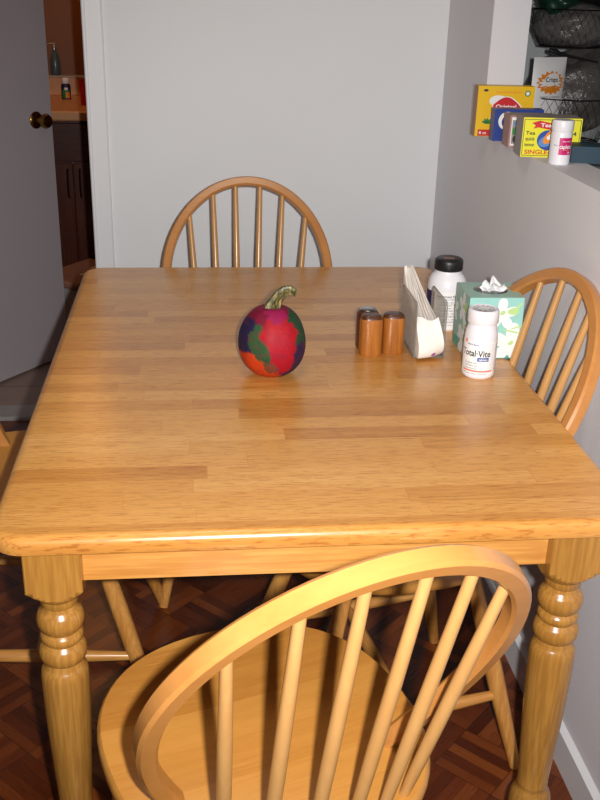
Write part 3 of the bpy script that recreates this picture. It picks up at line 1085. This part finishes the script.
def wire_basket(zr, depth, r):
    mb = MB()
    k_ = 48
    circ = lambda rr, z: [(rr * math.cos(2 * PI * k / k_), rr * math.sin(2 * PI * k / k_), z) for k in range(k_)]
    prof_ = lambda t: (r * (1 - .25 * t ** 2.2), zr - depth * t)
    mb.tube(circ(*prof_(0)), .0018, 8, 0, True, True)
    mb.tube(circ(*prof_(1)), .0018, 6, 0, True, True)
    nn = 36
    for d_ in (-1, 1):
        for k in range(nn):
            pts = []
            for j in range(7):
                t_ = j / 6; rr, z = prof_(t_)
                a = 2 * PI * k / nn + d_ * t_ * 2 * PI / nn * 3
                pts.append((rr * math.cos(a), rr * math.sin(a), z))
            mb.tube(pts, .00055, 4, 0, False)
    for k in range(7):
        x = -r * .7 + r * 1.4 * k / 6
        y = math.sqrt(max(0, (r * .75) ** 2 - x * x))
        mb.tube([(x, -y, zr - depth), (x, y, zr - depth)], .001, 4, 0, False)
        mb.tube([(-y, x, zr - depth), (y, x, zr - depth)], .001, 4, 0, False)
    return mb


wire_basket(1.395, .10, .120).build('upper_basket', M['blackmetal'], hb)
wire_basket(1.157, .13, .150).build('lower_basket', M['blackmetal'], hb)
for k in range(3):
    a = -1.15 + k * 2 * PI / 3
    mb = MB()
    for (r0, z0), (r1, z1) in (((.15, 1.157), (.120, 1.395)), ((.120, 1.395), (.004, 2.40))):
        L_ = math.hypot(r1 - r0, z1 - z0); m = int(L_ / .011)
        for j in range(m):
            t_ = (j + .5) / m
            r_ = r0 + (r1 - r0) * t_; z = z0 + (z1 - z0) * t_
            c_ = Vector((r_ * math.cos(a), r_ * math.sin(a), z))
            ux = Vector((math.cos(a + (PI / 2 if j % 2 else 0)), math.sin(a + (PI / 2 if j % 2 else 0)), 0))
            pts = [c_ + ux * .0032 * math.cos(2 * PI * q / 8) + Vector((0, 0, .0075 * math.sin(2 * PI * q / 8))) for q in range(8)]
            mb.tube(pts, .0010, 4, 0, True, True)
    mb.build('chain', M['rope'], hb)
MB().tube([(0, 0, 2.395), (0, 0, 2.42), (.012, 0, 2.43), (.012, 0, 2.45)], .003, 8).build('ceiling_hook', M['steel'], hb)


def crumple(name, label, cat, c, rx, ry, rz, mat, seed, amp=.16, n=26, top=0., mats=None):
    rnd = random.Random(seed)
    ph = [(rnd.uniform(0, 6.3), rnd.uniform(0, 6.3), rnd.randint(2, 7), rnd.randint(1, 6), rnd.uniform(.3, 1)) for _ in range(7)]
    rs = []
    for i in range(1, n):
        a = PI * i / n; ring = []
        for k in range(n * 2):
            b = 2 * PI * k / (n * 2)
            q = 1 + amp * sum(w_ * math.sin(p1 + f1 * b) * math.sin(p2 + f2 * a * 1.5) for p1, p2, f1, f2, w_ in ph) / 2
            sz_ = math.sin(a) ** .7
            zz = -math.cos(a)
            ring.append((rx * sz_ * q * math.cos(b), ry * sz_ * q * math.sin(b), rz * zz * (1 + amp * .4 * math.sin(3 * b + seed)) + top * max(0, zz) ** 2 * math.cos(b - .8)))
        rs.append(ring)
    o = MB().rings(rs).build(name, mat, None, c)
    return tag(o, label, cat)


crumple('produce_bag', 'clear plastic bag of brown produce in the upper wire basket', 'bag', (BX + .0, BY - .01, 1.350), .078, .07, .043, M['produce'], 3, .14)
crumple('plastic_bag', 'clear crinkled plastic bag wrapped over the upper wire basket', 'bag', (BX - .005, BY - .005, 1.352), .110, .108, .062, M['film'], 5, .10)
crumple('green_bag', 'dark green bag bulging from the left of the upper wire basket', 'bag', (BX - .065, BY - .04, 1.425), .055, .05, .046, M['darkgreen'], 8, .2)
crumple('black_bag', 'black bag on top of the upper wire basket', 'bag', (BX + .045, BY - .01, 1.440), .06, .055, .04, M['black'], 9, .2)
crumple('grey_bag', 'big grey translucent plastic bag filling the lower wire basket', 'bag', (BX + .035, BY + .02, 1.165), .140, .105, .115, M['film_dark'], 12, .13, top=.03)

sp = thing('snack_packet', 'white snack packet with orange splash logo standing in the lower wire basket', 'packet', (BX - .085, BY - .085, 1.062), .30)
sp.scale = (1.22, 1.1, 1.2)
mb = MB()
n = 12; g0, g1 = [], []
for i in range(n + 1):
    for j in range(n + 1):
        x = -.046 + .092 * i / n; z = .172 * j / n
        puff = .016 * (math.sin(PI * i / n) * math.sin(PI * j / n)) ** .6 if 0 < i < n and 0 < j < n else 0
        g0.append((x, -puff - .0005, z)); g1.append((x, puff + .0005, z))
m = n + 1
fs = [(i * m + j, (i + 1) * m + j, (i + 1) * m + j + 1, i * m + j + 1) for i in range(n) for j in range(n)]
mb.add(g0, fs, 0, True); mb.add(g1, [tuple(reversed(f_)) for f_ in fs], 0, True)
mb.build('pouch', M['label'], sp)
pr_ = MB()
def xf(x, z, l=[0]):
    i, j = min(max((x + .046) / .092, 0.01), .99), min(max(z / .172, .01), .99)
    return (x, -.016 * (math.sin(PI * i) * math.sin(PI * j)) ** .6 - .0016 - l[0], z)
star = [((.030 if k % 2 else .037) * math.cos(2 * PI * k / 32) * 1.05, .115 + (.022 if k % 2 else .028) * math.sin(2 * PI * k / 32)) for k in range(32)]
cpt = xf(0, .115)
pr_.add([cpt] + [xf(x, z) for x, z in star], [(0, 1 + k, 1 + (k + 1) % 32) for k in range(32)], 0)
xf2 = lambda x, z: (xf(x, z)[0], xf(x, z)[1] - .0006, z)
pr_.add([xf2(0, .122)] + [xf2(x, z) for x, z in ellipse(0, .122, .022, .014, 20, .35)], [(0, 1 + k, 1 + (k + 1) % 20) for k in range(20)], 1)
xf3 = lambda x, z: (xf(x, z)[0], xf(x, z)[1] - .0012, z)
flat_text(pr_, 'Crisps', (0, .122), .015, 2, width=.034, xf=xf3, bold=True)
flat_text(pr_, 'snack crackers', (0, .083), .008, 2, width=.055, xf=xf3)
pr_.build('front_print', [M['orange'], M['label'], M['ink'], M['produce']], sp)

mb = MB().tube([(-.062, 0, .016), (-.045, 0, .012), (-.03, 0, .006), (0, 0, .001), (.04, 0, -.006), (.085, 0, -.014)], [.006, .009, .007, .0035, .003, .003], 10)
tag(mb.build('serving_spoon', M['black'], None, (BX - .035, BY - .10, 1.272)), 'thin black utensil lying across the bag tops above the lower wire basket', 'utensil')

# ------------------------------------------------------------------ bathroom
va = thing('vanity_cabinet', 'dark reddish brown bathroom vanity seen through the open door', 'cabinet', (-.294, 3.70, 0))
VX0, VX1 = -.52, .40
MB().box((VX0, .012, .09), (VX1, .62, .825)).box((VX0 + .02, .06, 0.004), (VX1 - .02, .6, .09)).build('body', M['vanity'], va)
def handle(parent, x, z0, z1, y):
    MB().tube([(x, y, z0), (x, y - .022, z0 + .012), (x, y - .026, (z0 + z1) / 2), (x, y - .022, z1 - .012), (x, y, z1)], .0045, 8).build('handle', M['blackmetal'], parent)
for x0, x1, hx in ((-.42, -.002, -.026), (.002, .39, .032)):
    o = MB().box((x0, -.006, .12), (x1, .012, .628), bev=.003).build('door', M['vanity'], va)
    handle(o, hx, .465, .60, -.006)
for x0, x1 in ((-.42, .39),):
    o = MB().box((x0, -.006, .636), (x1, .012, .815), bev=.003).build('drawer', M['vanity_x'], va)
ct = MB().box((-.86, 3.672, .827), (.115, 4.42, .87), bev=.006)
tag(ct.build('countertop', M['counter']), 'beige bathroom countertop on the dark vanity', 'countertop')
bs = MB().box((-.86, 4.37, .87), (.115, 4.42, .965), bev=.004)
struct('trim_4', bs, M['counter'])
sl = MB().box((-.86, 4.40, .965), (.115, 4.42, .972)); 
struct('trim_5', MB().box((-.86, 4.335, .962), (.115, 4.42, .972), bev=.003), M['marble'])
sd = thing('soap_dispenser', 'blue-grey pump dispenser on the ledge behind the bathroom counter', 'dispenser', (-.432, 4.377, .972))
MB().lathe([(.022, 0), (.025, .004), (.026, .04), (.024, .075), (.016, .105), (.010, .118), (.0095, .128)], 28).build('body', M['bluegrey'], sd)
MB().lathe([(.011, .126), (.011, .136), (.004, .138), (.004, .155)], 16).tube([(.008, 0, .156), (-.03, -.01, .157), (-.036, -.012, .150)], .0045, 8).build('pump', M['steel'], sd)
lo = thing('lotion_bottle', 'small bottle with pale cap and green-orange label on the bathroom counter', 'bottle', (-.364, 4.20, .87))
MB().lathe([(.022, 0), (.024, .003), (.024, .062), (.021, .072), (.014, .078)], 28).build('body', [M['navy']], lo)
MB().lathe([(.017, .077), (.018, .079), (.018, .100), (.015, .105), (.003, .106)], 24).build('cap', M['tissue'], lo)
al = math.atan2(CAMY - 4.2, CAMX + .364)
lb = MB(); cyl_patch(lb, .0243, al, .044, .006, .046, 0, 16); cyl_patch(lb, .0245, al, .022, .006, .036, 1, 10, x0=.008)
cyl_patch(lb, .0245, al, .018, .046, .058, 2, 10)
lb.build('label', [M['green'], M['orange'], M['label']], lo)
cu = MB().lathe([(.026, 0), (.028, .002), (.032, .118), (.030, .118), (.026, .006)], 28, caps=False).lathe([(.026, .001), (.001, .001)], 28, caps=False)
tag(cu.build('tumbler', M['red'], None, (-.238, 3.95, .87)), 'red plastic tumbler at the right of the bathroom counter', 'cup')
bn = thing('storage_bin', 'grey storage bin with brown lid on the bathroom floor before the vanity', 'bin', (-.21, 3.15, .004), .96)
mb = MB().box((-.17, -.115, 0), (.17, .115, .215), bev=.012)
mb.build('body', M['greybin'], bn)
mb = MB().box((-.18, -.125, .215), (.18, .125, .246), bev=.008)
mb.box((-.06, -.05, .246), (.03, -.025, .247), 1).box((.05, -.01, .246), (.12, .01, .247), 1)
mb.build('lid', [M['tan'], M['label']], bn)
for x in (-.08, .08):
    MB().box((x - .014, .115, .185), (x + .014, .128, .232), bev=.003).build('clasp', M['label'], bn)
vl = thing('ceiling_light', 'warm globe lamp on the bathroom ceiling above the counter', 'lamp', (-.34, 3.74, 2.45))
MB().lathe([(.07, 0), (.07, -.012), (.03, -.03), (.03, -.05)], 28).build('base', M['brass'], vl)
MB().lathe([(.08 * math.sin(PI * k / 16), -.08 * math.cos(PI * k / 16)) for k in range(1, 16)], 28).build('globe', M['bulb'], vl, (0, 0, -.12))

# ------------------------------------------------------------------ camera
R_, U_, F_ = Vector((0.99446794, -0.1020807, 0.02475992)), Vector((0.01722631, 0.39102007, 0.92022093)), Vector((0.10361842, 0.91470369, -0.39061539))
C_ = Vector((.284, -1.1397, 1.4393))
cam = bpy.data.cameras.new('camera')
cam.sensor_fit = 'VERTICAL'; cam.sensor_height = 36; cam.lens = 977 / 800 * 36
cam.clip_start = .02
co = bpy.data.objects.new('camera', cam); COL.objects.link(co)
co.matrix_world = Matrix(((R_.x, U_.x, -F_.x, C_.x), (R_.y, U_.y, -F_.y, C_.y), (R_.z, U_.z, -F_.z, C_.z), (0, 0, 0, 1)))
S.camera = co

# ------------------------------------------------------------------ light: the camera's flash, an added overhead fill, the bathroom lamp
fl = bpy.data.lights.new('flash', 'SPOT')
fl.energy = 165; fl.color = (1, .985, .965); fl.shadow_soft_size = .012; fl.spot_size = math.radians(82); fl.spot_blend = .9
fo = bpy.data.objects.new('flash', fl); COL.objects.link(fo)
fp = C_ + R_ * .055 + U_ * .015
fo.matrix_world = Matrix(((R_.x, U_.x, -F_.x, fp.x), (R_.y, U_.y, -F_.y, fp.y), (R_.z, U_.z, -F_.z, fp.z), (0, 0, 0, 1)))
bl = bpy.data.lights.new('bathroom_lamp', 'POINT')
bl.energy = 8; bl.color = (1, .46, .17); bl.shadow_soft_size = .15
bo = bpy.data.objects.new('bathroom_lamp', bl); COL.objects.link(bo); bo.location = (-.34, 3.72, 2.2)
cl = bpy.data.lights.new('ambient_fill', 'AREA')  # unseen overhead area light, added for weak warm ambient
cl.energy = 5; cl.color = (1, .86, .7); cl.size = .4
c2 = bpy.data.objects.new('ambient_fill', cl); COL.objects.link(c2); c2.location = (.3, .2, 2.4)

wd = bpy.data.worlds.new('world'); S.world = wd; wd.use_nodes = True
wd.node_tree.nodes['Background'].inputs[0].default_value = (.75, .8, .9, 1)
wd.node_tree.nodes['Background'].inputs[1].default_value = .14
